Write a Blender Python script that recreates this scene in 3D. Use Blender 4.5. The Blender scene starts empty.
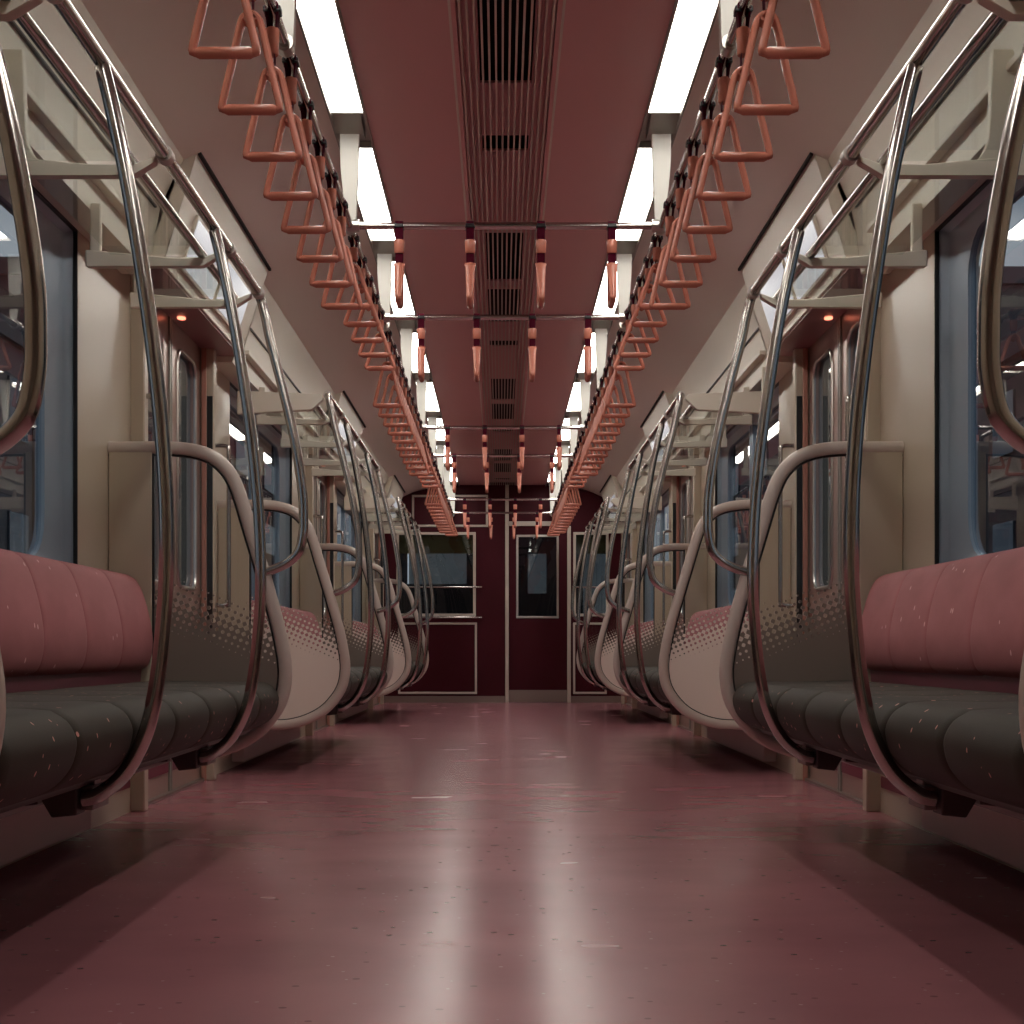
import bpy, bmesh, math, random
from mathutils import Vector, Matrix
random.seed(4)
sc = bpy.context.scene
COL = sc.collection
PI = math.pi

# ------------------------------------------------------------------ materials
def mat(name, col=(.8,.8,.8), rough=.5, metal=0.0, spec=.5, coat=0.0, emis=None, estr=0.0):
    m = bpy.data.materials.new(name); m.use_nodes = True
    b = m.node_tree.nodes['Principled BSDF']
    b.inputs['Base Color'].default_value = (*col, 1)
    b.inputs['Roughness'].default_value = rough
    b.inputs['Metallic'].default_value = metal
    b.inputs['Specular IOR Level'].default_value = spec
    b.inputs['Coat Weight'].default_value = coat
    if emis:
        b.inputs['Emission Color'].default_value = (*emis, 1)
        b.inputs['Emission Strength'].default_value = estr
    return m
def nodes(m): return m.node_tree.nodes, m.node_tree.links, m.node_tree.nodes['Principled BSDF']
def add_noise_bump(m, scale=60, strength=.05, stretch=None, dist=.01):
    n, l, b = nodes(m)
    tc = n.new('ShaderNodeTexCoord'); mp = n.new('ShaderNodeMapping')
    if stretch: mp.inputs['Scale'].default_value = stretch
    l.new(tc.outputs['Object'], mp.inputs['Vector'])
    t = n.new('ShaderNodeTexNoise'); t.inputs['Scale'].default_value = scale; t.inputs['Detail'].default_value = 4
    l.new(mp.outputs[0], t.inputs['Vector'])
    bp = n.new('ShaderNodeBump'); bp.inputs['Strength'].default_value = strength; bp.inputs['Distance'].default_value = dist
    l.new(t.outputs['Fac'], bp.inputs['Height']); l.new(bp.outputs[0], b.inputs['Normal'])
    return tc, mp, t
def add_mottle(m, c1, c2, scale=3, stretch=None):
    n, l, b = nodes(m)
    tc = n.new('ShaderNodeTexCoord'); mp = n.new('ShaderNodeMapping')
    if stretch: mp.inputs['Scale'].default_value = stretch
    l.new(tc.outputs['Object'], mp.inputs['Vector'])
    t = n.new('ShaderNodeTexNoise'); t.inputs['Scale'].default_value = scale; t.inputs['Detail'].default_value = 5
    l.new(mp.outputs[0], t.inputs['Vector'])
    r = n.new('ShaderNodeValToRGB'); r.color_ramp.elements[0].position = .35; r.color_ramp.elements[1].position = .65
    r.color_ramp.elements[0].color = (*c1,1); r.color_ramp.elements[1].color = (*c2,1)
    l.new(t.outputs['Fac'], r.inputs['Fac']); l.new(r.outputs[0], b.inputs['Base Color'])
    return r
def add_specks(m, base_out_or_col, speck, scale, thr, sparse, stretch=(1,1,1), rot=(0,0,0), scale2=None):
    """sparse little dashes from voronoi cells"""
    n, l, b = nodes(m)
    tc = n.new('ShaderNodeTexCoord'); mp = n.new('ShaderNodeMapping')
    mp.inputs['Scale'].default_value = stretch; mp.inputs['Rotation'].default_value = rot
    oi = n.new('ShaderNodeObjectInfo'); sc_ = n.new('ShaderNodeMath'); sc_.operation = 'MULTIPLY'; sc_.inputs[1].default_value = 9
    l.new(oi.outputs['Random'], sc_.inputs[0]); cb = n.new('ShaderNodeCombineXYZ')
    l.new(sc_.outputs[0], cb.inputs[0]); l.new(sc_.outputs[0], cb.inputs[1]); l.new(cb.outputs[0], mp.inputs['Location'])
    l.new(tc.outputs['Object'], mp.inputs['Vector'])
    v = n.new('ShaderNodeTexVoronoi'); v.inputs['Scale'].default_value = scale
    l.new(mp.outputs[0], v.inputs['Vector'])
    a = n.new('ShaderNodeMath'); a.operation = 'LESS_THAN'; a.inputs[1].default_value = thr
    l.new(v.outputs['Distance'], a.inputs[0])
    s = n.new('ShaderNodeSeparateColor'); l.new(v.outputs['Color'], s.inputs[0])
    c = n.new('ShaderNodeMath'); c.operation = 'LESS_THAN'; c.inputs[1].default_value = sparse
    l.new(s.outputs[0], c.inputs[0])
    p = n.new('ShaderNodeMath'); p.operation = 'MULTIPLY'
    l.new(a.outputs[0], p.inputs[0]); l.new(c.outputs[0], p.inputs[1])
    mx = n.new('ShaderNodeMix'); mx.data_type = 'RGBA'
    l.new(p.outputs[0], mx.inputs['Factor'])
    if isinstance(base_out_or_col, tuple): mx.inputs['A'].default_value = (*base_out_or_col, 1)
    else: l.new(base_out_or_col, mx.inputs['A'])
    mx.inputs['B'].default_value = (*speck, 1)
    l.new(mx.outputs['Result'], b.inputs['Base Color'])
    return mx

M = {}
M['cream'] = mat('cream_panel', (.76,.70,.60), .38)
add_noise_bump(M['cream'], 14, .02)
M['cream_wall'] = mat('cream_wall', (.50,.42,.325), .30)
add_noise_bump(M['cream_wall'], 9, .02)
M['ceil'] = mat('ceiling_white', (.83,.73,.68), .45)
M['plum_ceiling'] = mat('plum_ceiling', (.75,.415,.42), .45)
add_noise_bump(M['plum_ceiling'], 5, .015)
M['plum_wall'] = mat('plum_wall', (.05,.001,.006), .55, spec=.2)
add_mottle(M['plum_wall'], (.050,.0010,.006), (.058,.0014,.008), 3)
M['white_trim'] = mat('white_trim', (.62,.53,.46), .4)
M['grey_metal'] = mat('grey_metal', (.30,.28,.25), .38, .3)
M['dark_grey'] = mat('dark_grey', (.06,.055,.05), .5)
M['black'] = mat('black_rubber', (.006,.006,.007), .45)
M['void'] = mat('duct_shadow', (.01,.008,.008), .9)
M['chrome'] = mat('polished_steel', (.50,.475,.45), .16, 1.0)
add_noise_bump(M['chrome'], 30, .015)
M['chrome_soft'] = mat('brushed_steel', (.55,.52,.49), .28, 1.0)
M['hanger'] = mat('white_hanger', (.80,.78,.72), .45)
M['frame'] = mat('partition_frame', (.56,.47,.42), .30)
M['slat'] = mat('duct_slat', (.66,.59,.52), .45)
M['slat_edge'] = mat('duct_edge', (.80,.74,.66), .4)
M['salmon'] = mat('salmon_plastic', (.66,.235,.165), .27)
add_mottle(M['salmon'], (.64,.22,.155), (.68,.245,.17), 8)
M['salmon_strip'] = mat('salmon_strip', (.46,.22,.17), .35)
M['belt'] = mat('burgundy_belt', (.075,.001,.014), .8, spec=.15)
add_noise_bump(M['belt'], 300, .3)
M['clip'] = mat('black_clip', (.012,.01,.012), .4)
M['window_metal'] = mat('window_metal', (.29,.36,.44), .34, .3)  # bluish base colour imitates sky reflected in the metal frame
M['door_leaf'] = mat('door_leaf', (.40,.27,.23), .30, .35)
add_noise_bump(M['door_leaf'], 40, .02, (1,1,.05))
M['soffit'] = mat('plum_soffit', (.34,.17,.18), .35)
M['bracket'] = mat('bracket_plum', (.075,.05,.05), .45)
M['bracket_light'] = mat('bracket_grey', (.25,.19,.18), .4, .3)
M['burgundy'] = mat('burgundy_stripe', (.14,.012,.035), .4)
M['blind'] = mat('olive_blind', (.15,.12,.035), .8)
M['kick'] = mat('kick_plate', (.28,.21,.19), .35, .5)
M['under_panel'] = mat('under_panel', (.75,.58,.54), .45)
M['ring'] = mat('white_collar', (.62,.55,.50), .35)
M['diffuser'] = mat('lamp_diffuser', (.8,.8,.8), .5, emis=(1,.965,.885), estr=16)
M['screen'] = mat('screen_reflection', (.02,.02,.02), .2, emis=(.80,.80,.86), estr=.55)  # emission stands in for ceiling lights reflected in the glossy display panels
M['lamp'] = mat('orange_lamp', (.3,.05,.02), .3, emis=(1,.25,.14), estr=3)
M['asphalt'] = mat('asphalt', (.05,.05,.05), .9); add_noise_bump(M['asphalt'], 20, .3)
M['bwall'] = mat('building_wall', (.16,.15,.16), .8); add_mottle(M['bwall'], (.13,.12,.13), (.2,.18,.18), 1.2)
M['bwall2'] = mat('building_brick', (.12,.08,.08), .8); add_mottle(M['bwall2'], (.1,.065,.06), (.16,.1,.1), 2)
M['bwin'] = mat('building_glass', (.03,.04,.06), .15)
M['next_car'] = mat('next_car_paint', (.02,.015,.02), .6)

# floor: plum vinyl with tiny chips
M['floor'] = mat('plum_vinyl', (.30,.12,.15), .30, coat=.0)
n, l, b = nodes(M['floor'])
r = add_mottle(M['floor'], (.32,.125,.145), (.38,.152,.172), 1.6)
mx = add_specks(M['floor'], r.outputs[0], (.44,.24,.26), 26, .10, .4, (1,1,1))
mx2 = add_specks(M['floor'], mx.outputs['Result'], (.22,.085,.10), 19, .13, .4, (1.0,1.2,1), (0,0,.6))
tc = n.new('ShaderNodeTexCoord'); mp = n.new('ShaderNodeMapping'); mp.inputs['Scale'].default_value = (.8,1.8,1)
l.new(tc.outputs['Object'], mp.inputs['Vector'])
t = n.new('ShaderNodeTexNoise'); t.inputs['Scale'].default_value = 2.2; t.inputs['Detail'].default_value = 3
l.new(mp.outputs[0], t.inputs['Vector'])
bp = n.new('ShaderNodeBump'); bp.inputs['Strength'].default_value = .06; bp.inputs['Distance'].default_value = .02
l.new(t.outputs['Fac'], bp.inputs['Height']); l.new(bp.outputs[0], b.inputs['Normal'])
t2 = n.new('ShaderNodeTexNoise'); t2.inputs['Scale'].default_value = 3; l.new(mp.outputs[0], t2.inputs['Vector'])
mr = n.new('ShaderNodeMapRange'); mr.inputs[3].default_value = .18; mr.inputs[4].default_value = .31
l.new(t2.outputs['Fac'], mr.inputs[0]); l.new(mr.outputs[0], b.inputs['Roughness'])

# fabrics
def fabric(name, c1, c2, speck, sc1, thr, sparse, stretch, rot):
    m = mat(name, c1, .66, spec=.35)
    r = add_mottle(m, c1, c2, 7, (1,.5,1))
    add_specks(m, r.outputs[0], speck, sc1, thr, sparse, stretch, rot)
    n, l, b = nodes(m)
    tc = n.new('ShaderNodeTexCoord')
    t = n.new('ShaderNodeTexNoise'); t.inputs['Scale'].default_value = 420
    l.new(tc.outputs['Object'], t.inputs['Vector'])
    bp = n.new('ShaderNodeBump'); bp.inputs['Strength'].default_value = .25; bp.inputs['Distance'].default_value = .002
    l.new(t.outputs['Fac'], bp.inputs['Height']); l.new(bp.outputs[0], b.inputs['Normal'])
    return m
M['seat'] = fabric('charcoal_moquette', (.034,.026,.019), (.046,.036,.027), (.70,.33,.28), 30, .15, .30, (1,1.6,1), (.3,.2,.5))
M['back'] = fabric('rose_moquette', (.40,.135,.145), (.48,.175,.185), (.85,.52,.52), 20, .12, .30, (1.6,1.3,.75), (.2,.1,.2))
M['back_shell'] = mat('rose_shell', (.22,.06,.085), .45)

def glass(name, tint=(.92,.95,.95), ior=1.5, boost=1.0):
    m = bpy.data.materials.new(name); m.use_nodes = True
    n, l = m.node_tree.nodes, m.node_tree.links
    n.clear()
    o = n.new('ShaderNodeOutputMaterial'); tr = n.new('ShaderNodeBsdfTransparent'); gl = n.new('ShaderNodeBsdfGlossy')
    tr.inputs[0].default_value = (*tint,1); gl.inputs['Roughness'].default_value = .01
    gl.inputs[0].default_value = (1,1,1,1)
    fr = n.new('ShaderNodeFresnel'); fr.inputs[0].default_value = ior
    mu = n.new('ShaderNodeMath'); mu.operation = 'MULTIPLY'; mu.use_clamp = True; mu.inputs[1].default_value = boost
    ge = n.new('ShaderNodeNewGeometry'); iv = n.new('ShaderNodeMath'); iv.operation = 'SUBTRACT'; iv.inputs[0].default_value = 1
    l.new(ge.outputs['Backfacing'], iv.inputs[1])
    m2 = n.new('ShaderNodeMath'); m2.operation = 'MULTIPLY'; l.new(fr.outputs[0], m2.inputs[0]); l.new(iv.outputs[0], m2.inputs[1])
    l.new(m2.outputs[0], mu.inputs[0])
    mix = n.new('ShaderNodeMixShader'); l.new(mu.outputs[0], mix.inputs[0])
    l.new(tr.outputs[0], mix.inputs[1]); l.new(gl.outputs[0], mix.inputs[2]); l.new(mix.outputs[0], o.inputs[0])
    return m
M['glass'] = glass('partition_glass', (.97,.98,.98), 1.35)
M['shelf_glass'] = glass('shelf_glass', (.90,.92,.90), 1.4)
M['window_glass'] = glass('window_glass', (.60,.64,.66), 1.5)

M['dim_glass'] = glass('dim_glass', (.35,.36,.36), 1.5)
def halftone(name, col):
    m = bpy.data.materials.new(name); m.use_nodes = True
    n, l = m.node_tree.nodes, m.node_tree.links
    b = n['Principled BSDF']; b.inputs['Base Color'].default_value = (*col,1); b.inputs['Roughness'].default_value = .4
    tc = n.new('ShaderNodeTexCoord'); s = n.new('ShaderNodeSeparateXYZ'); l.new(tc.outputs['Object'], s.inputs[0])
    def mth(op, a, bb=None, c=None):
        q = n.new('ShaderNodeMath'); q.operation = op
        for i, v in enumerate((a, bb, c)):
            if v is None: continue
            if isinstance(v, (int, float)): q.inputs[i].default_value = v
            else: l.new(v, q.inputs[i])
        return q.outputs[0]
    ax = mth('ABSOLUTE', s.outputs[0])
    hb = mth('MULTIPLY_ADD', ax, .33, .526-.33*.79)
    t = mth('DIVIDE', mth('SUBTRACT', s.outputs[2], hb), .185)
    k = 2*PI/.0245
    a = mth('COSINE', mth('MULTIPLY', mth('ADD', ax, mth('MULTIPLY', s.outputs[2], .45)), k))
    c = mth('COSINE', mth('MULTIPLY', mth('SUBTRACT', s.outputs[2], mth('MULTIPLY', ax, .45)), k))
    v = mth('MULTIPLY_ADD', mth('ADD', a, c), .25, .5)
    op = mth('GREATER_THAN', v, mth('MULTIPLY_ADD', t, .96, .02))
    l.new(op, b.inputs['Alpha'])
    return m
M['tone_dark'] = halftone('halftone_taupe', (.20,.16,.135))
M['tone_cream'] = halftone('halftone_cream', (.80,.69,.615))

# ------------------------------------------------------------------ mesh helpers
class MB:
    def __init__(s): s.bm = bmesh.new(); s.mats = []
    def _m(s, m):
        if m is None: return 0
        if m not in s.mats: s.mats.append(m)
        return s.mats.index(m)
    def box(s, x0, x1, y0, y1, z0, z1):
        if x0 > x1: x0, x1 = x1, x0
        v = [s.bm.verts.new((x, y, z)) for x in (x0,x1) for y in (y0,y1) for z in (z0,z1)]
        for f in ((0,1,3,2),(4,6,7,5),(0,4,5,1),(2,3,7,6),(0,2,6,4),(1,5,7,3)):
            s.bm.faces.new([v[i] for i in f])
        return s
    def prism(s, poly, a0, a1, axis='y'):
        """poly of (p,q); axis y: (x,z) extruded in y; axis x: (y,z) extruded in x; axis z: (x,y)"""
        def P(p, a):
            return {'y': (p[0], a, p[1]), 'x': (a, p[0], p[1]), 'z': (p[0], p[1], a)}[axis]
        v0 = [s.bm.verts.new(P(p, a0)) for p in poly]; v1 = [s.bm.verts.new(P(p, a1)) for p in poly]
        n = len(poly)
        f0 = s.bm.faces.new(v0); f1 = s.bm.faces.new(list(reversed(v1)))
        for i in range(n): s.bm.faces.new([v0[i], v0[(i+1) % n], v1[(i+1) % n], v1[i]])
        bmesh.ops.triangulate(s.bm, faces=[f for f in (f0, f1) if len(poly) > 4])
        return s
    def sheet(s, prof, y0, y1):
        v0 = [s.bm.verts.new((p[0], y0, p[1])) for p in prof]; v1 = [s.bm.verts.new((p[0], y1, p[1])) for p in prof]
        for i in range(len(prof)-1): s.bm.faces.new([v0[i], v0[i+1], v1[i+1], v1[i]])
        return s
    def rings(s, rings, cap=True, closed=False):
        vs = [[s.bm.verts.new(p) for p in r] for r in rings]
        n = len(vs[0])
        rng = range(len(vs)) if closed else range(len(vs)-1)
        for i in rng:
            a, b2 = vs[i], vs[(i+1) % len(vs)]
            for j in range(n): s.bm.faces.new([a[j], a[(j+1) % n], b2[(j+1) % n], b2[j]])
        if cap and not closed:
            s.bm.faces.new(vs[0]); s.bm.faces.new(list(reversed(vs[-1])))
        return s
    def tube(s, pts, r, seg=12, rb=None, ref=None, closed=False):
        """sweep; r may be list; rb = radius along ref axis (planar paths)"""
        P = [Vector(p) for p in pts]; n = len(P); rings = []; N = None
        for i in range(n):
            if closed: T = (P[(i+1) % n]-P[i-1])
            else: T = (P[min(i+1, n-1)]-P[max(i-1, 0)])
            T.normalize()
            if ref is not None:
                B = Vector(ref); N = T.cross(B).normalized()
            else:
                if N is None:
                    up = Vector((0,0,1)) if abs(T.z) < .9 else Vector((1,0,0))
                    N = T.cross(up).normalized()
                N = (N - T*N.dot(T)).normalized(); B = T.cross(N)
            rr = r[i] if isinstance(r, (list, tuple)) else r
            rbb = rr if rb is None else (rb[i] if isinstance(rb, (list, tuple)) else rb)
            rings.append([P[i] + N*math.cos(2*PI*k/seg)*rr + B*math.sin(2*PI*k/seg)*rbb for k in range(seg)])
        return s.rings(rings, closed=closed)
    def build(s, name, m, parent=None, loc=(0,0,0), smooth=True, bevel=0, bseg=2, angle=40, mods=True):
        bmesh.ops.recalc_face_normals(s.bm, faces=s.bm.faces)
        me = bpy.data.meshes.new(name); s.bm.to_mesh(me); s.bm.free()
        me.materials.append(M[m] if isinstance(m, str) else m)
        if smooth:
            me.polygons.foreach_set('use_smooth', [True]*len(me.polygons))
            me.set_sharp_from_angle(angle=math.radians(angle))
        o = bpy.data.objects.new(name, me); COL.objects.link(o); o.location = loc
        if parent: o.parent = parent
        if bevel:
            bv = o.modifiers.new('bevel', 'BEVEL'); bv.width = bevel; bv.segments = bseg; bv.limit_method = 'ANGLE'
            bv.harden_normals = False
        return o

def tag(o, label, cat, group=None, kind=None):
    if label: o['label'] = label
    if cat: o['category'] = cat
    if group: o['group'] = group
    if kind: o['kind'] = kind
    return o
def thing(name, label, cat, loc=(0,0,0), group=None, rz=0, kind=None):
    o = bpy.data.objects.new(name, None); COL.objects.link(o)
    o.empty_display_size = .1; o.location = loc; o.rotation_euler = (0,0,rz)
    return tag(o, label, cat, group, kind)
KIDS = {}
def copy_tree(o, loc, rz=0, label=None, group=None):
    r = o.copy(); COL.objects.link(r); r.location = loc; r.rotation_euler = (0,0,rz)
    if label: r['label'] = label
    if group: r['group'] = group
    for ch in o.children:
        c = ch.copy(); COL.objects.link(c); c.parent = r
        for g in ch.children:
            d = g.copy(); COL.objects.link(d); d.parent = c
    return r
def cat_rom(pts, k=6):
    out = []
    P = [Vector((p[0], p[1], p[2] if len(p) > 2 else 0)) for p in pts]
    n = len(P)
    for i in range(n-1):
        p0, p1, p2, p3 = P[max(i-1,0)], P[i], P[i+1], P[min(i+2,n-1)]
        for j in range(k):
            t = j/k
            out.append(.5*((2*p1)+(-p0+p2)*t+(2*p0-5*p1+4*p2-p3)*t*t+(-p0+3*p1-3*p2+p3)*t**3))
    out.append(P[-1])
    return out
def rrect(y0, y1, z0, z1, r, k=5):
    pts = []
    for cx, cz, a in ((y1-r, z1-r, 0), (y0+r, z1-r, 90), (y0+r, z0+r, 180), (y1-r, z0+r, 270)):
        for i in range(k+1):
            t = math.radians(a + 90*i/k); pts.append((cx+r*math.cos(t), cz+r*math.sin(t)))
    return pts
ORD = ['first','second','third','fourth','fifth','sixth','seventh','eighth','ninth','tenth','eleventh','twelfth']
SIDES = ((-1, 'left'), (1, 'right'))

# ------------------------------------------------------------------ layout (y = distance from the camera)
DOORS = [5.97, 10.71, 15.45]
GAP = .965
P = 4.74
BENCH = [(2.195, 5.005), (6.935, 9.745), (11.675, 14.485)]
YB, YE = -2.0, 16.55
XW = 1.335
CE = 2.42

# ------------------------------------------------------------------ room shell
o = MB().box(-1.5, 1.5, YB, YE+.1, -.06, 0).build('floor', 'floor', smooth=False); tag(o, None, None, kind='structure')
o = MB().box(-1.5, 1.5, YB-.1, YB, 0, 2.5).build('wall_rear', 'cream_wall', smooth=False); o['kind'] = 'structure'

CEILP = [(.60, 2.425), (.74, 2.405), (.88, 2.378), (1.0, 2.337), (1.12, 2.283)]
COVE = [(1.12, 2.283), (1.165, 2.20), (1.20, 2.12), (1.222, 2.02), (1.237, 1.885)]
c = MB()
for sx, _ in SIDES:
    poly = [(sx*x, z) for x, z in CEILP] + [(sx*1.5, 2.283), (sx*1.5, 2.5), (sx*.6, 2.5)]
    c.prism(poly, YB, YE)
    c.box(sx*.470, sx*.6, YB, YE, 2.46, 2.5)
o = c.build('ceiling', 'ceil', angle=20); o['kind'] = 'structure'
c = MB()
for sx, _ in SIDES: c.box(sx*.168, sx*.478, YB, YE, 2.419, 2.46)
o = c.build('ceiling_panel', 'plum_ceiling', smooth=False); o['kind'] = 'structure'
c = MB()
for sx, _ in SIDES:
    c.box(sx*.478, sx*.486, YB, YE, 2.405, 2.46); c.box(sx*.598, sx*.606, YB, YE, 2.405, 2.46)
    c.box(sx*.486, sx*.598, YB, YE, 2.436, 2.459)
o = c.build('trim_1', 'grey_metal', smooth=False); o['kind'] = 'structure'

def openings():
    w = [(a+.30, b_-.35) for a, b_ in BENCH]
    w[0] = (2.5, 4.64); return w
WIN = openings(); W0, W1 = .80, 1.885
DW = .62; DH = 1.925
for sx, side in SIDES:
    c = MB(); X0, X1 = sx*XW, sx*1.44
    marks = []
    for a, b_ in WIN: marks.append((a, b_, 'w'))
    for d in DOORS: marks.append((d-DW, d+DW, 'd'))
    marks.sort(); y = YB
    for a, b_, k in marks:
        c.box(X0, X1, y, a, 0, 2.3)
        if k == 'w': c.box(X0, X1, a, b_, 0, W0); c.box(X0, X1, a, b_, W1, 2.3)
        else: c.box(X0, X1, a, b_, DH, 2.3)
        y = b_
    c.box(X0, X1, y, YE, 0, 2.3)
    o = c.build('wall_'+side, 'cream_wall', smooth=False); o['kind'] = 'structure'
    # cove above the windows
    c = MB()
    poly = [(sx*x, z) for x, z in COVE] + [(sx*XW, 1.885), (sx*XW, 2.283)]
    y = YB
    for d in DOORS:
        c.prism(poly, y, d-.79); y = d+.79
    o = c.build('cove_'+side, 'cream', angle=20); o['kind'] = 'structure'
    # groove line and burgundy stripe
    c = MB()
    for a, b_ in BENCH: c.box(sx*1.196, sx*1.222, a-.1, b_+.1, 2.094, 2.10)
    o = c.build('trim_2' if sx < 0 else 'trim_3', 'dark_grey', smooth=False); o['kind'] = 'structure'
    c = MB(); y = YB
    for d in DOORS: c.box(sx*(XW-.006), sx*XW, y, d-.70, .09, .13); y = d+.70
    o = c.build('baseboard_'+side, 'burgundy', smooth=False); o['kind'] = 'structure'

# ------------------------------------------------------------------ windows
wn = 0
for sx, side in SIDES:
    for a, b_ in WIN:
        wn += 1
        t = thing(f'window_{wn}', None, None, (0, 0, 0)); t['kind'] = 'structure'
        m = .04
        # outer frame channel (dark) + metal sash with rounded inner opening
        c = MB()
        for (y0, y1, z0, z1) in ((a, a+.006, W0, W1), (b_-.006, b_, W0, W1), (a, b_, W1-.006, W1), (a, b_, W0, W0+.006)):
            c.box(sx*(XW+.001), sx*(XW+.013), y0, y1, z0, z1)
        c.build('frame_gasket', 'black', t, smooth=False)
        c = MB()
        outer = rrect(a+.002, b_-.002, W0+.002, W1-.002, .003, 5); inner = rrect(a+.16, b_-.16, W0+.05, W1-.06, .13, 5)
        for x in (XW+.03, XW+.085):
            pass
        ro = [[(sx*(XW+.013), p[0], p[1]) for p in outer], [(sx*(XW+.034), p[0], p[1]) for p in rrect(a+.028, b_-.028, W0+.02, W1-.02, .02, 5)], [(sx*(XW+.036), p[0], p[1]) for p in rrect(a+.05, b_-.05, W0+.03, W1-.03, .05, 5)], [(sx*(XW+.055), p[0], p[1]) for p in inner],
              [(sx*(XW+.085), p[0], p[1]) for p in inner], [(sx*(XW+.085), p[0], p[1]) for p in outer]]
        c.rings(ro, cap=False, closed=True)
        c.build('window_frame', 'window_metal', t, angle=30)
        c = MB()
        mid = (a+b_)/2
        if sx: # vertical bars of the sash
            for q in ((mid-.05, mid-.018), (mid+.018, mid+.05)): c.box(sx*(XW+.045), sx*(XW+.08), q[0], q[1], W0+.04, W1-.05)
        c.build('mullion', 'window_metal', t, bevel=.005)
        c = MB(); c.box(sx*(XW+.065), sx*(XW+.071), a+.1, b_-.1, W0+.02, W1-.02)
        c.build('window_pane', 'window_glass', t, smooth=False)

# ------------------------------------------------------------------ doors
dn = 0
for sx, side in SIDES:
    for d in DOORS:
        dn += 1
        t = thing(f'door_{dn}', None, None, (sx*XW, d, 0)); t['kind'] = 'structure'
        for q in (-1, 1):
            # leaf with window opening
            c = MB()
            y0, y1 = q*.006, q*(DW-.004)
            w0, w1 = q*.14, q*.50
            ya, yb = min(y0, y1), max(y0, y1); wa, wb = min(w0, w1), max(w0, w1)
            X = lambda v: sx*v
            outer = rrect(ya, yb, .012, DH-.01, .002, 5); inner = rrect(wa, wb, .84, 1.82, .07, 5)
            rr = [[(X(.012), p[0], p[1]) for p in outer], [(X(.012), p[0], p[1]) for p in inner],
                  [(X(.045), p[0], p[1]) for p in inner], [(X(.045), p[0], p[1]) for p in outer]]
            c.rings(rr, cap=False, closed=True)
            leaf = c.build('door_leaf', 'door_leaf', t, angle=30)
            c = MB(); ring = rrect(wa, wb, .84, 1.82, .07, 5)
            c.tube([(X(.010), p[0], p[1]) for p in ring], .008, 8, closed=True)
            c.build('window_trim', 'chrome_soft', leaf)
            c = MB().box(X(.025), X(.031), wa-.02, wb+.02, .82, 1.84); c.build('window_pane', 'window_glass', leaf, smooth=False)
            c = MB().box(X(.004), X(.014), min(q*.006, q*.022), max(q*.006, q*.022), .012, DH-.01); c.build('edge_seal', 'grey_metal', leaf, smooth=False)
            c = MB().box(X(.008), X(.0125), min(q*.03, q*(DW-.01)), max(q*.03, q*(DW-.01)), .09, .13); c.build('stripe', 'burgundy', leaf, smooth=False)
            c = MB().box(X(-.05), X(.004), min(q*.612, q*.672), max(q*.612, q*.672), .0, DH-.012); post = c.build('door_post', 'cream_wall', t, bevel=.006)
            c = MB().box(X(-.017), X(.004), min(q*.600, q*.6125), max(q*.600, q*.6125), .0, DH-.012); c.build('salmon_strip', 'salmon_strip', post, bevel=.002)
            c = MB().box(X(-.044), X(-.019), min(q*.608, q*.6125), max(q*.608, q*.6125), .1, 1.70); c.build('rubber_strip', 'black', post, smooth=False)
        c = MB().box(X(-.01), X(.05), -.62, .62, .0, .012); c.build('sill', 'kick', t, smooth=False)

# header boxes above the doors
for sx, side in SIDES:
    for i, d in enumerate(DOORS):
        t = thing('door_header', f'cream slanted cover with two pale screens above the {side} door, {ORD[i]} doorway from the camera', 'door cover', (0, d, 0))
        t['group'] = 'slanted covers above the doors'
        c = MB()
        prof = [(1.07, 2.318), (1.195, 1.935), (1.19, 1.918), (1.345, 1.918), (1.345, 2.318)]
        ln = .79 if i < 2 else .79
        c.prism([(sx*x, z) for x, z in prof], -ln, ln)
        body = c.build('cover_body', 'cream', t, bevel=.004)
        c = MB(); c.box(sx*1.060, sx*1.071, -ln, ln, 2.299, 2.313); c.build('top_gap', 'void', t, smooth=False)
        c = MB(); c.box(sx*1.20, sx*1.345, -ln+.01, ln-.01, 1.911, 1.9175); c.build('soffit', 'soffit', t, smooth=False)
        def onp(tt, off): # point on slanted face
            x = 1.07+.125*tt; z = 2.318-.383*tt
            return (sx*(x-off*.95), z-off*.31)
        for q in (-1, 1):
            c = MB(); y0, y1 = sorted((q*.03, q*.56))
            c.prism([onp(.42,.012), onp(.93,.012), onp(.93,-.004), onp(.42,-.004)], y0-.012, y1+.012)
            fr = c.build('screen_frame', 'cream', t, bevel=.002)
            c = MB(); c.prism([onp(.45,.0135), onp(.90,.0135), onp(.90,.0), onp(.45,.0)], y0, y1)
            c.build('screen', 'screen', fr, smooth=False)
        c = MB(); pts = [(sx*1.298+.016*math.cos(2*PI*k/16), .024*math.sin(2*PI*k/16)) for k in range(16)]
        c.prism(pts, 1.905, 1.912, 'z'); c.build('warning_lamp', 'lamp', t)

# ------------------------------------------------------------------ end wall
EW = MB()
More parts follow.
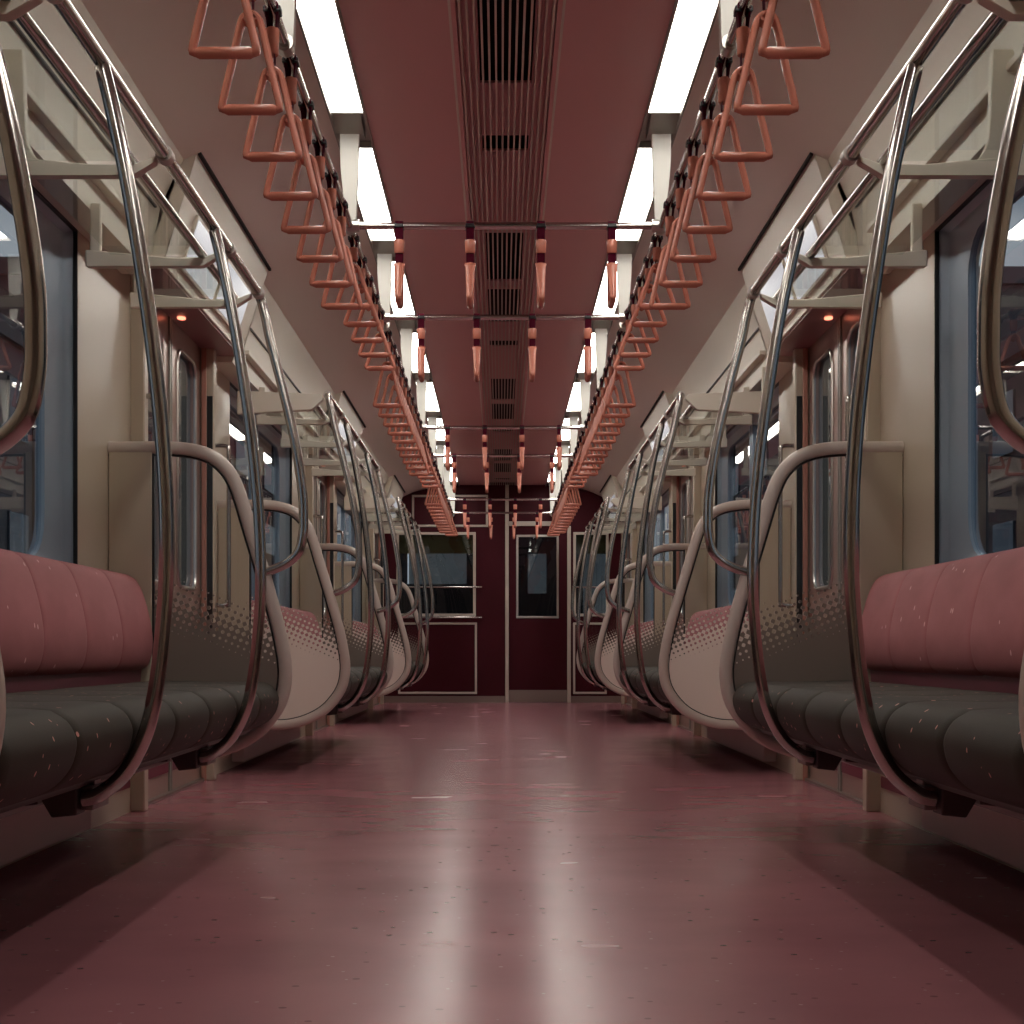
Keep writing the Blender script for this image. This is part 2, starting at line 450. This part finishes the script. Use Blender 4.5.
# windows: left x -1.16..-.31, right .78..1.15 ; door .048...74
def xz(px, py): return (px-501)/89.9-.016, .573+(651-py)/89.9
xl1 = xz(474, 0)[0]; zt = xz(0, 534)[1]; zb = xz(0, 614.5)[1]; xr0 = xz(575, 0)[0]
dx0, dx1 = xz(508, 0)[0], xz(568, 0)[0]
xl0 = -1.16; xr1 = 1.16
EW.box(-1.44, xl0, YE, YE+.08, 0, 2.5).box(xl0, xl1, YE, YE+.08, 0, zb).box(xl0, xl1, YE, YE+.08, zt, 2.5)
EW.box(xl1, dx0, YE, YE+.08, 0, 2.5).box(dx0, dx1, YE, YE+.08, 1.93, 2.5).box(dx1, xr0, YE, YE+.08, 0, 2.5)
EW.box(xr0, xr1, YE, YE+.08, 0, zb).box(xr0, xr1, YE, YE+.08, zt, 2.5).box(xr1, 1.44, YE, YE+.08, 0, 2.5)
o = EW.build('wall_end', 'plum_wall', smooth=False); o['kind'] = 'structure'
def rect_trim(name, x0, x1, z0, z1, w=.024, y=YE, d=.014, m='white_trim', parent=None, kind=True):
    c = MB()
    c.box(x0, x1, y-d, y, z0, z0+w).box(x0, x1, y-d, y, z1-w, z1).box(x0, x0+w, y-d, y, z0+w, z1-w).box(x1-w, x1, y-d, y, z0+w, z1-w)
    o = c.build(name, m, parent, bevel=.003)
    if kind: o['kind'] = 'structure'
    return o
x0, z1 = xz(412, 495); x1, z0 = xz(488, 527)
rect_trim('trim_4', x0, x1, z0, z1)
rect_trim('trim_5', -1.16, xz(477,0)[0], xz(0,694)[1], xz(0,622.5)[1])
rect_trim('trim_6', xz(573,0)[0], 1.16, xz(0,694)[1], xz(0,622.5)[1])
for nme, a_, b2 in (('window_7', xl0, xl1), ('window_8', xr0, xr1)):
    t = thing(nme, None, None); t['kind'] = 'structure'
    rect_trim('window_frame', a_-.02, b2+.02, zb-.02, zt+.02, .03, parent=t, kind=False)
    MB().box(a_, b2, YE+.03, YE+.036, zb, zt).build('window_pane', 'window_glass', t, smooth=False)
    MB().box(a_, b2, YE+.045, YE+.05, zt-.215, zt).build('window_blind', 'blind', t, smooth=False)
# door posts and header strip
c = MB(); px = xz(507,0)[0]; c.box(px-.02, px+.02, YE-.025, YE, 0, 2.42); o = c.build('trim_7', 'white_trim', bevel=.005); o['kind'] = 'structure'
c = MB(); px = xz(569,0)[0]; c.box(px-.02, px+.02, YE-.025, YE, 0, xz(0,526)[1]); o = c.build('trim_8', 'white_trim', bevel=.005); o['kind'] = 'structure'
c = MB(); c.box(xz(509,0)[0], xz(567,0)[0], YE-.02, YE, xz(0,526)[1], xz(0,521.5)[1]); o = c.build('trim_9', 'white_trim', bevel=.004); o['kind'] = 'structure'
c = MB(); c.box(-1.335, xz(505,0)[0], YE-.01, YE, 0, xz(0,696)[1]).box(xz(571,0)[0], 1.335, YE-.01, YE, 0, xz(0,696)[1])
o = c.build('baseboard_end', 'kick', smooth=False); o['kind'] = 'structure'
t = thing('door_7', None, None); t['kind'] = 'structure'
wx0, wx1 = xz(518,0)[0], xz(557,0)[0]; wz1, wz0 = xz(0,536.5)[1], xz(0,616.5)[1]
c = MB(); c.box(dx0, wx0, YE+.012, YE+.045, .005, 1.93).box(wx1, dx1, YE+.012, YE+.045, .005, 1.93).box(wx0, wx1, YE+.012, YE+.045, .005, wz0).box(wx0, wx1, YE+.012, YE+.045, wz1, 1.93)
leaf = c.build('door_leaf', 'plum_wall', t, smooth=False)
rect_trim('window_frame', wx0-.02, wx1+.02, wz0-.02, wz1+.02, .025, YE+.013, .012, 'chrome_soft', leaf, False)
MB().box(wx0, wx1, YE+.025, YE+.031, wz0, wz1).build('window_pane', 'window_glass', leaf, smooth=False)
MB().box(dx0+.01, dx1-.01, YE+.006, YE+.013, .005, xz(0,690)[1]).build('kick_plate', 'kick', leaf, smooth=False)
# chrome bars across the left end window
def bar(xa, xb, z, label):
    t = thing('guard_bar', label, 'rail', (0, YE, z), 'horizontal bars on the end wall')
    MB().tube([(xa, -.045, 0), (xb, -.045, 0)], .012).build('bar', 'chrome', t)
    for x in (xa+.03, xb-.03): MB().tube([(x, -.045, 0), (x, .0, 0)], .008, 8).build('bar_mount', 'chrome_soft', t)
bar(-1.1, xz(482,0)[0], xz(0,587.3)[1], 'thin steel bar across the middle of the left end window')
bar(-1.1, xz(482,0)[0], xz(0,617.5)[1], 'thin steel bar along the sill of the left end window')
bar(xz(572,0)[0], 1.1, xz(0,587.3)[1], 'thin steel bar across the middle of the right end window')
# next carriage beyond the windows
t = thing('next_carriage', 'dark end wall of the next carriage seen through the end windows', 'train carriage', (0, 17.5, 0))
c = MB(); c.box(-1.4,-1.12,0,.08,0,2.6).box(-.42,.30,0,.08,0,2.6).box(.52,.95,0,.08,0,2.6).box(1.35,1.4,0,.08,0,2.6)
for a_, b2, q in ((-1.12,-.42,1.36), (.30,.52,1.25), (.95,1.35,.8)): c.box(a_, b2, 0, .08, 0, q); c.box(a_, b2, 0, .08, 1.72 if q < 1.3 else 1.85, 2.6)
c.box(-1.4, 1.4, -.85, .08, -.1, 0).build('carriage_wall', 'next_car', t, smooth=False)
MB().box(-1.1,1.3,.03,.036,.6,1.85).build('window_pane', 'dim_glass', t, smooth=False)

# ------------------------------------------------------------------ ceiling duct
t = thing('ceiling_vent', 'long slatted air duct running down the middle of the plum ceiling', 'air vent', (0,0,2.42))
OPEN = []
for k in range(-1, 4):
    s0 = 3.09+3.58*k
    OPEN += [(s0, s0+.86), (s0+1.04, s0+1.82), (s0+2.32, s0+2.485)]
OPEN = [(a_, b2) for a_, b2 in OPEN if b2 < YE-.1 and a_ > YB]
c = MB(); y = YB
for i, (a_, b2) in enumerate(OPEN):
    c.box(-.15, .15, y, a_, .028, .036)
    c.box(-.15, -.085, a_, b2, .028, .036).box(.085, .15, a_, b2, .028, .036); y = b2
c.box(-.15, .15, y, YE, .028, .036)
c.build('duct_plate', 'plum_ceiling', t, smooth=False)
c = MB(); c.box(-.15, .15, YB, YE, .09, .1); c.box(-.16,-.15,YB,YE,.02,.1); c.box(.15,.16,YB,YE,.02,.1); c.build('duct_box', 'void', t, smooth=False)
c = MB(); ns = 14
for k in range(ns):
    x = -.137+.274*k/(ns-1); c.box(x-.0032, x+.0032, YB, YE, -.003, .028)
c.build('slats', 'slat', t, smooth=False)
c = MB()
for sx in (-1, 1): c.box(sx*.146, sx*.160, YB, YE, -.004, .03)
c.build('duct_side', 'plum_ceiling', t, smooth=False)
c = MB()
for sx in (-1, 1): c.box(sx*.160, sx*.168, YB, YE, -.007, .03)
c.build('edge_strip', 'slat_edge', t, smooth=False)

# ------------------------------------------------------------------ ceiling lights and rail hangers
GAPS = [5.27+1.585*k for k in range(-4, 8)]
def light_mesh(L):
    pass
for sx, side in SIDES:
    lp = None; hp = None
    for k in range(len(GAPS)-1):
        y0, y1 = GAPS[k]+.18, GAPS[k+1]-.18
        if y1 > YE-.05 or k < 1: continue
        lab = f'lit white ceiling panel on the {side}, ' + (f'{ORD[k-3]} counted away from the camera' if k >= 3 else ('directly above the camera', 'just ahead of the camera above the frame')[k-1])
        if lp is None or True:
            t = thing('ceiling_light', lab, 'ceiling light', (sx*.542, (y0+y1)/2, 2.42), f'ceiling light panels on the {side}')
            L = (y1-y0)/2
            if lp is None:
                c = MB(); c.prism([(-sx*.052, -.004), (sx*.055, .012), (sx*.055, .016), (-sx*.052, .016)], -L, L); dm = c.build('diffuser', 'diffuser', t, smooth=False)
                c = MB()
                fm = c.box(-.0555, .0555, -L-.012, -L, -.006, .016).build('end_cap', 'grey_metal', t, smooth=False)
                fm2 = MB().box(-.0555, .0555, L, L+.012, -.006, .016).build('end_cap', 'grey_metal', t, smooth=False)
                lp = (dm, fm, fm2)
            else:
                for q in lp:
                    z = q.copy(); COL.objects.link(z); z.parent = t
    for k, g in enumerate(GAPS):
        if g > YE-.1 or k < 2: continue
        lab = f'white fin holding up the {side} strap rail, ' + (f'{ORD[k-4]} gap between ceiling lights' if k >= 4 else ('overhead, above the frame', 'tip at the photo top edge')[k-2])
        t = thing('rail_hanger', lab, 'bracket', (sx*.55, g, 2.42), f'white fins holding the {side} strap rail')
        if hp is None:
            c = MB()  # tapered fin, curved on the outer side
            out = cat_rom([(sx*.034, 0.01), (sx*.033, -.12), (sx*.022, -.24), (sx*.006, -.33), (sx*-.004, -.348)], 4)
            poly = [(p.x, p.y) for p in out] + [(sx*-.022, -.345), (sx*-.034, 0.01)]
            c.prism(poly, -.018, .018); f1 = c.build('fin', 'hanger', t, bevel=.003)
            c = MB(); c.prism([(-.16, .014), (.04, .014), (.04, -.022), (-.02, -.022)], -.048, .05, 'x'); f2 = c.build('ceiling_block', 'grey_metal', t, smooth=False)
            c = MB(); c.tube([(0, -.022, -.347), (0, .022, -.347)], .022, 14); f3 = c.build('rail_clamp', 'chrome_soft', t)
            hp = (f1, f2, f3)
        else:
            for q in hp: z = q.copy(); COL.objects.link(z); z.parent = t

RH = 2.073
for sx, side in SIDES:
    o = MB().tube([(sx*.55, YB, RH), (sx*.55, YE, RH)], .0135, 14).build('strap_rail', 'chrome')
    tag(o, f'long steel rail carrying the {side} row of triangular straps', 'rail')
CB = []
for i, d in enumerate(DOORS):
    for q, w in ((-1, 'near'), (1, 'far')):
        y = d+q*.72
        t = thing('cross_rail', f'steel bar across the ceiling at the {w} side of the {ORD[i]} doorway', 'rail', (0, y, RH), 'steel bars across the ceiling')
        MB().tube([(-.53,0,0), (.53,0,0)], .0125, 14).build('bar', 'chrome', t)
        for s2 in (-1, 1): MB().tube([(s2*.515,0,0), (s2*.555,0,0)], .021, 14).build('end_socket', 'chrome_soft', t)
        CB.append((y, i, w))

# ------------------------------------------------------------------ straps
def strap(name, label, loc, drop, hh, rz=0, group=None):
    """origin on the rail axis; belt loops round a rail that runs along local y; triangle lies in local xz"""
    t = thing(name, label, 'hanging strap', loc, group, rz)
    zt_ = -(drop-hh)
    c = MB()
    # belt loop: band of width .028 in y
    prof = [(-.0045, zt_-.006)] + [(-.007, zt_*.55)] + [(.017*math.cos(a_), .017*math.sin(a_)) for a_ in [PI+.2-i*(PI+.4)/10 for i in range(11)]] + [(.007, zt_*.55), (.0045, zt_-.006)]
    inn = [(p[0]*.86, p[1]*.90 if p[1] > 0 else p[1]) for p in prof]
    poly = prof + list(reversed(inn))
    c.prism(poly, -.014, .014); c.build('belt', 'belt', t, angle=30)
    c = MB()
    for s2 in (-1, 1): c.box(s2*.0145, s2*.0205, -.0155, .0155, -.010, .004)
    c.box(-.0205, .0205, -.0175, -.0135, -.012, -.005).box(-.0205, .0205, .0135, .0175, -.012, -.005)
    c.build('rail_clip', 'clip', t, bevel=.002, bseg=1)
    c = MB(); s0, s1 = zt_*.36, zt_*.36-.047
    if hh > .17: s0, s1 = -.046, -.108
    c.tube([(0,0,s0), (0,0,s0-.003), (0,0,s1+.003), (0,0,s1)], [.0145,.0165,.0145,.012], 12, rb=[.017,.0195,.0175,.015], ref=(0,1,0))
    c.build('sleeve', 'salmon', t)
    # triangular handle
    c = MB(); zb_ = -drop; w = .061
    left = cat_rom([(.004, zt_+.004), (-.014, zt_-.004), (-.024, zt_-.028), (-.042, (zt_+zb_)/2-.008), (-w, zb_+.012), (-w+.002, zb_+.002), (-w+.010, zb_)], 4)
    n_ = len(left)
    for s2 in (1, -1):
        c.tube([(p.x*s2, 0, p.y) for p in left], [.0084]*n_, 10, rb=[.021-.013*i/(n_-1) for i in range(n_)], ref=(0,1,0))
    c.tube([(-w+.004,0,zb_), (-w+.012,0,zb_), (w-.012,0,zb_), (w-.004,0,zb_)], [.0075,.0116,.0116,.0075], 12)
    c.tube([(-.015,0,zt_-.010), (0,0,zt_-.018), (.015,0,zt_-.010)], [.007,.010,.007], 10, rb=.017, ref=(0,1,0))
    c.build('handle', 'salmon', t, angle=50)
    return t
protoL = protoD = protoC = None
for sx, side in SIDES:
    x = sx*.55
    # over the benches (long straps)
    for bi, d in enumerate([1.23]+DOORS[:2]):
        for k in range(10):
            y = d+1.04+.302*k
            if y < 2.8: continue
            lab = f'{ORD[k-2 if bi == 0 else k]} long salmon triangle strap on the {side} rail, row above the {ORD[bi]} bench'
            g = f'long straps above the {side} benches'
            if protoL is None: protoL = strap('hanging_strap', lab, (x, y, RH), .345, .20, 0, g)
            else: copy_tree(protoL, (x, y, RH), 0, lab, g)
    for di, d in enumerate(DOORS):
        for k in range(5):
            y = d-.57+.295*k
            lab = f'{ORD[k]} short salmon triangle strap on the {side} rail, above the {ORD[di]} doorway'
            g = f'short straps over the {side} side of the doorways'
            if protoD is None: protoD = strap('hanging_strap', lab, (x, y, RH), .25, .145, 0, g)
            else: copy_tree(protoD, (x, y, RH), 0, lab, g)
for y, i, w in CB:
    for k, x in enumerate((-.375, -.125, .125, .375)):
        pos = ('far left', 'inner left', 'inner right', 'far right')[k]
        lab = f'salmon strap seen edge-on, {pos} on the {w} ceiling bar of the {ORD[i]} doorway'
        g = 'straps on the bars across the ceiling'
        if protoC is None: protoC = strap('hanging_strap', lab, (x, y, RH), .272, .132, PI/2, g)
        else: copy_tree(protoC, (x, y, RH), PI/2, lab, g)

# ------------------------------------------------------------------ benches
CUSH = [(.80,.470),(.772,.452),(.756,.425),(.755,.400),(.765,.368),(.79,.338),(.83,.318),(.90,.305),(1.06,.305),(1.20,.32),(1.215,.40),(1.19,.468),(1.10,.474),(.95,.472),(.86,.474)]
BACK = [(1.262,.828),(1.235,.812),(1.212,.770),(1.190,.700),(1.178,.630),(1.178,.580),(1.188,.535),(1.205,.515),(1.24,.505),(1.30,.510),(1.33,.56),(1.33,.70),(1.325,.80),(1.30,.832)]
def loft_profile(prof, sx, L, squash):
    cxs = sum(p[0] for p in prof)/len(prof); czs = sum(p[1] for p in prof)/len(prof)
    P3 = cat_rom([(p[0], p[1]) for p in prof+[prof[0]]], 3)[:-1]
    c = MB(); rings = []
    for f, off in ((0, squash*1.8), (.010, squash*.95), (.028, squash*.45), (.07, squash*.12), (.5, 0), (.93, squash*.12), (.972, squash*.45), (.990, squash*.95), (1, squash*1.8)):
        ring = []
        for p in P3:
            v = Vector((p.x-cxs, p.y-czs)); l_ = v.length
            v = v*((l_-off)/l_)
            ring.append((sx*(cxs+v.x), f*L, czs+v.y))
        rings.append(ring)
    return c.rings(rings)
for sx, side in SIDES:
    proto = None
    for bi, (a, b_) in enumerate(BENCH):
        lab = f'long bench with charcoal seat and rose backrest along the {side} wall, {ORD[bi]} from the camera'
        if proto is None:
            t = thing('bench_seat', lab, 'bench', (0, a, 0), f'benches along the {side} wall'); proto = t
            LEN = b_-a-.05; L = LEN/7
            m1 = m2 = None
            for k in range(7):
                if m1 is None:
                    m1 = loft_profile(CUSH, sx, L, .009).build('seat_cushion', 'seat', t, (0, .025, 0), angle=60)
                    m2 = loft_profile(BACK, sx, L, .005).build('backrest_cushion', 'back', t, (0, .025, 0), angle=60)
                else:
                    for q in (m1, m2):
                        z = q.copy(); COL.objects.link(z); z.parent = t; z.location = (0, .025+k*L, 0)
            c = MB(); c.prism([(sx*1.225,.44),(sx*1.218,.53),(sx*1.334,.53),(sx*1.334,.44)], .02, b_-a-.02); c.build('backrest_shell', 'back_shell', t, bevel=.004)
            c = MB(); c.prism([(sx*.86,.298),(sx*.84,.316),(sx*1.2,.32),(sx*1.334,.33),(sx*1.334,.292),(sx*1.0,.285)], .03, b_-a-.03); c.build('seat_pan', 'dark_grey', t, bevel=.004)
            c = MB(); c.box(sx*1.02, sx*1.07, .05, b_-a-.05, .235, .29); c.build('under_beam', 'bracket_light', t, bevel=.004)
            for yy in (.84, 2.015):
                c = MB(); c.prism([(sx*.868,.30),(sx*.868,.243),(sx*.918,.238),(sx*.955,.30)], yy-.05, yy+.015); br = c.build('seat_bracket', 'bracket', t, bevel=.003)
                c = MB(); c.box(sx*.842, sx*.868, yy-.02, yy+.10, .250, .298).box(sx*.85, sx*.875, yy+.02, yy+.07, .295, .335); c.build('bracket_plate', 'bracket_light', br, bevel=.003)
            # cantilever arms to the wall
            for yy in (.84, 2.015):
                c = MB(); c.prism([(sx*.955,.262),(sx*.955,.296),(sx*1.334,.296),(sx*1.334,.22)], yy-.02, yy+.01); c.build('cantilever_arm', 'bracket', t)
        else: copy_tree(proto, (0, a, 0), 0, lab)

# under-seat heater covers on the wall
for sx, side in SIDES:
    for bi, (a, b_) in enumerate(BENCH):
        c = MB(); c.box(sx*1.27, sx*(XW), a+.35, b_-.45, .03, .21); 
        o = c.build('heater_cover', 'under_panel', bevel=.006); tag(o, f'low heater cover on the {side} wall under the {ORD[bi]} bench', 'heater', 'heater covers under the benches')

# ------------------------------------------------------------------ vertical poles
POLE = [(.823,1.755),(.800,1.66),(.764,1.482),(.724,1.220),(.699,.978),(.692,.756),(.704,.575),(.722,.454),(.744,.384),(.780,.323),(.83,.282),(.862,.274)]
pp = cat_rom(POLE, 5)
for sx, side in SIDES:
    pm = None
    for bi, (a, b_) in enumerate(BENCH):
        for q, off in (('near', .815), ('far', 1.99)):
            lab = f'{q} curved steel pole in front of the {ORD[bi]} {side} bench'
            if pm is None:
                o = MB().tube([(sx*p.x, 0, p.y) for p in pp], .0160, 16).build('grab_pole', 'chrome', None, (0, a+off, 0)); pm = o
                tag(o, lab, 'pole', f'curved poles along the {side} benches')
            else:
                o = pm.copy(); COL.objects.link(o); o.location = (0, a+off, 0); o['label'] = lab

# ------------------------------------------------------------------ luggage racks (front rail bends down into hooks at both ends)
JP = [(.823,1.757),(.806,1.69),(.791,1.617),(.748,1.449),(.709,1.281),(.683,1.113),(.679,1.02),(.681,.965),(.696,.905),(.741,.864),(.808,.838),(.826,.834)]
jj = cat_rom(JP, 5)
for sx, side in SIDES:
    for bi, (a0, b_) in enumerate(BENCH):
        a = 2.11 if bi == 0 else a0
        t = thing('luggage_rack', f'glass luggage rack with steel rails above the {ORD[bi]} {side} bench', 'luggage rack', (0, 0, 0), f'luggage racks on the {side}')
        RZ = 1.757
        path = [(sx*p.x, a+.01, p.y) for p in reversed(jj[1:])]
        path += [(sx*.826, a+.02, 1.766), (sx*.826, a+.05, 1.768), (sx*.826, b_-.05, 1.768), (sx*.826, b_-.02, 1.766)]
        path += [(sx*p.x, b_-.01, p.y) for p in jj[1:]]
        MB().tube(path, .0160, 16).build('front_rail', 'chrome', t)
        MB().tube([(sx*.905, a+.02, 1.752), (sx*.905, b_-.02, 1.752)], .0140, 12).build('inner_rail', 'chrome', t)
        A1 = [a+.035, a+.575, (a+b_)/2+(.03 if bi == 0 else 0), b_-.575, b_-.05]
        for k, y in enumerate(A1):
            c = MB(); end = k in (0, 4)
            dz = .085 if k == 0 else .05
            poly = [(sx*1.25, 1.765), (sx*1.0, 1.742), (sx*.90, 1.742), (sx*.845, 1.762), (sx*.845, 1.748), (sx*.90, 1.715), (sx*1.25, 1.765-dz)]
            if k == 0: poly = [(sx*1.25, 1.79), (sx*.86, 1.775), (sx*.845, 1.75), (sx*.90, 1.70), (sx*1.25, 1.68)]
            leg = cat_rom([(1.10,1.748),(1.13,1.756),(1.15,1.785),(1.158,1.83),(1.165,2.02)], 4)
            n_ = len(leg)
            outl = [Vector((1.13+.115*min(1, i/(n_*.45)), 1.738 if i < n_*.45 else 1.738+(2.02-1.738)*(i-n_*.45)/(n_-1-n_*.45), 0)) for i in range(n_)]
            for p in outl:
                if p.y > 1.89: p.x = 1.245-.03*(p.y-1.89)/.13
            c.box(sx*1.205, sx*1.238, y-.010, y+.010, 1.735, 1.905)
            if k == 2: c.rings([[(sx*a_.x, y-.013, a_.y), (sx*b2.x, y-.013, b2.y), (sx*b2.x, y+.013, b2.y), (sx*a_.x, y+.013, a_.y)] for a_, b2 in zip(leg, outl)])
            c.prism(poly, y-.016, y+.016); arm = c.build('rack_arm', 'cream', t, bevel=.005)
            c = MB(); c.tube([(sx*.826, y-.018, 1.768), (sx*.826, y+.018, 1.768)], .0205, 16); c.build('rail_collar', 'ring', arm)
        # frames between the arms and the glass
        MB().box(sx*1.198, sx*1.232, a0+.05, b_-.05, 1.965, 1.985).build('wall_ledge', 'cream', t, bevel=.003)
        for k in range(4):
            y0, y1 = A1[k]+.016, A1[k+1]-.016
            MB().box(sx*.90, sx*1.172, y0+.01, y1-.01, 1.7455, 1.751).build('shelf_glass', 'shelf_glass', t, smooth=False)

# ------------------------------------------------------------------ glass partitions
OUT = [(1.335,1.278),(1.22,1.278),(1.118,1.278),(1.030,1.266),(.963,1.238),(.908,1.182),(.873,1.105),(.838,.990),(.795,.848),(.754,.704),(.729,.593),(.718,.489),(.739,.388),(.805,.298),(.885,.244),(.984,.212),(1.1,.205),(1.335,.205)]
oo = cat_rom(OUT, 4)
def inset(path, d):
    res = []
    for i, p in enumerate(path):
        T = (path[min(i+1, len(path)-1)]-path[max(i-1, 0)]).normalized()
        nrm = Vector((-T.y, T.x, 0))       # path runs wall -> aisle -> wall; inside is on the +X / right side
        if nrm.dot(Vector((1.1,.75,0))-p) < 0: nrm = -nrm
        res.append(p+nrm*d)
    return res
mid_ = inset(oo, .0225); inn = inset(oo, .030); gsk = inset(oo, .047)
for p in (mid_[0], mid_[-1], gsk[0], gsk[-1]): p.x = XW
inn2 = [(p.x, p.y) for p in inn]
inn2[0] = (XW-.001, inn2[0][1]); inn2[-1] = (XW-.001, inn2[-1][1])
def clip_below(poly, h):
    res = []
    for i in range(len(poly)):
        p, q = poly[i], poly[(i+1) % len(poly)]
        if p[1] <= h: res.append(p)
        if (p[1] <= h) != (q[1] <= h):
            t_ = (h-p[1])/(q[1]-p[1]); res.append((p[0]+(q[0]-p[0])*t_, h))
    return res
low = clip_below(inn2, .90)
for sx, side in SIDES:
    protos = {}
    for bi, (a, b_) in enumerate(BENCH):
        for kind, y in (('near', 2.11 if bi == 0 else a), ('far', b_)):
            lab = f'glass partition with dotted cream lower half at the {kind} end of the {ORD[bi]} {side} bench'
            if kind == 'far': lab = f'glass partition with taupe dotted lower half at the {kind} end of the {ORD[bi]} {side} bench'
            q = -1 if kind == 'near' else 1     # door side direction
            if kind in protos:
                copy_tree(protos[kind], (0, y, 0), 0, lab); continue
            t = thing('glass_partition', lab, 'partition', (0, y, 0), f'bench end partitions on the {side}'); protos[kind] = t
            MB().tube([(sx*p.x, 0, p.y) for p in mid_], .0225, 14, rb=.017, ref=(0,1,0)).build('frame', 'frame', t)
            MB().tube([(sx*p.x, 0, p.y) for p in gsk], .0045, 8, rb=.007, ref=(0,1,0)).build('gasket', 'black', t)
            MB().prism([(sx*p[0], p[1]) for p in inn2], -.003, .003).build('glass_pane', 'glass', t, smooth=False)
            MB().box(sx*1.188, sx*1.333, -.012, .012, .215, 1.262).build('wall_side_panel', 'cream_wall', t, bevel=.003)
            MB().box(sx*1.181, sx*1.188, -.008, .008, .23, 1.245).build('gasket', 'black', t, smooth=False)
            o1 = MB().prism([(sx*p[0], p[1]) for p in low], *sorted((-q*.004, -q*.0055))).build('seat_side_panel', 'tone_dark', t, smooth=False)
            o2 = MB().prism([(sx*p[0], p[1]) for p in low], *sorted((q*.004, q*.0055))).build('door_side_panel', 'tone_cream', t, smooth=False)

# grab handles by the doors
for sx, side in SIDES:
    for i, d in enumerate(DOORS):
        for q, w in ((-1, 'near'), (1, 'far')):
            if i == 2 and q == 1: continue
            y = d+q*.642
            pts = cat_rom([(1.285,1.485),(1.25,1.485),(1.230,1.478),(1.226,1.46),(1.226,1.2),(1.226,.80),(1.230,.782),(1.25,.775),(1.285,.775)], 4)
            o = MB().tube([(sx*p.x, 0, p.y) for p in pts], .010, 10).build('grab_bar', 'chrome', None, (0, y, 0))
            tag(o, f'slim vertical steel grab bar at the {w} edge of the {ORD[i]} {side} door', 'grab bar', 'grab bars beside the doors')

# ------------------------------------------------------------------ outside
o = MB().box(-60, 60, -20, 90, -1.3, -1.2).build('ground', 'asphalt', smooth=False); o['kind'] = 'structure'
def building(x, y, w, d, h, m, label, rows, cols):
    t = thing('building', label, 'building', (x, y, -1.2), 'buildings beyond the windows')
    c = MB().box(-w/2, w/2, -d/2, d/2, 0, h); c.box(-w/2-.15, w/2+.15, -d/2-.15, d/2+.15, h, h+.35); c.build('walls', m, t, smooth=False)
    c = MB().box(-w*.2, w*.15, -d*.2, d*.1, h+.35, h+1.5); c.build('roof_hut', m, t, smooth=False)
    side_x = w/2+.02 if x < 0 else -w/2-.02
    for r_ in range(rows):
        for k in range(cols):
            c = MB(); yy = -d/2+d*(k+.5)/cols; zz = h*(r_+.55)/rows
            c.box(side_x-.03, side_x+.03, yy-d/cols*.3, yy+d/cols*.3, zz-.6, zz+.5)
            c.build('window', 'bwin', t, smooth=False)
building(-12, 24, 6, 9, 7.4, 'bwall', 'grey block far outside the first left window', 3, 5)
building(-13.5, 46, 9, 30, 9.6, 'bwall2', 'brown block behind the grey one outside the left windows', 4, 5)
building(-11, 9, 5, 11, 5.6, 'bwall2', 'low brown building close outside the left windows', 2, 6)
building(12, 23, 6, 9, 6.9, 'bwall2', 'brown block far outside the first right window', 3, 5)
building(13.5, 46, 9, 30, 9.4, 'bwall', 'grey block behind the brown one outside the right windows', 4, 5)
building(11, 8, 5, 11, 5.2, 'bwall', 'low grey building close outside the right windows', 2, 6)

# ------------------------------------------------------------------ sky
w = bpy.data.worlds.new('sky'); sc.world = w; w.use_nodes = True
n, l = w.node_tree.nodes, w.node_tree.links
bg = n['Background']; tc = n.new('ShaderNodeTexCoord')
mp = n.new('ShaderNodeMapping'); mp.inputs['Scale'].default_value = (1,1,2.4); mp.inputs['Location'].default_value = (.3,.1,0)
l.new(tc.outputs['Generated'], mp.inputs['Vector'])
nz = n.new('ShaderNodeTexNoise'); nz.inputs['Scale'].default_value = 3.2; nz.inputs['Detail'].default_value = 5
l.new(mp.outputs[0], nz.inputs['Vector'])
r = n.new('ShaderNodeValToRGB'); r.color_ramp.elements[0].position = .42; r.color_ramp.elements[1].position = .60
r.color_ramp.elements[0].color = (.125,.18,.255,1); r.color_ramp.elements[1].color = (.58,.59,.62,1)
l.new(nz.outputs['Fac'], r.inputs['Fac']); l.new(r.outputs[0], bg.inputs[0]); bg.inputs[1].default_value = 1.35

# ------------------------------------------------------------------ camera
cam = bpy.data.cameras.new('camera'); co = bpy.data.objects.new('camera', cam); COL.objects.link(co)
co.location = (-.016, 0, .573); co.rotation_euler = (PI/2, 0, 0)
cam.sensor_width = 36; cam.lens = 1488/1024*36
cam.shift_x = 11/1024; cam.shift_y = 139/1024; cam.clip_start = .05; cam.clip_end = 300
sc.camera = co
sc.view_settings.view_transform = 'Standard'; sc.view_settings.look = 'None'
sc.view_settings.exposure = 0; sc.view_settings.gamma = 1; sc.view_settings.use_curve_mapping = False
sc.cycles.max_bounces = 10; sc.cycles.diffuse_bounces = 5; sc.cycles.glossy_bounces = 5; sc.cycles.transparent_max_bounces = 24
sc.cycles.use_denoising = True
sc.cycles.caustics_reflective = False; sc.cycles.caustics_refractive = False
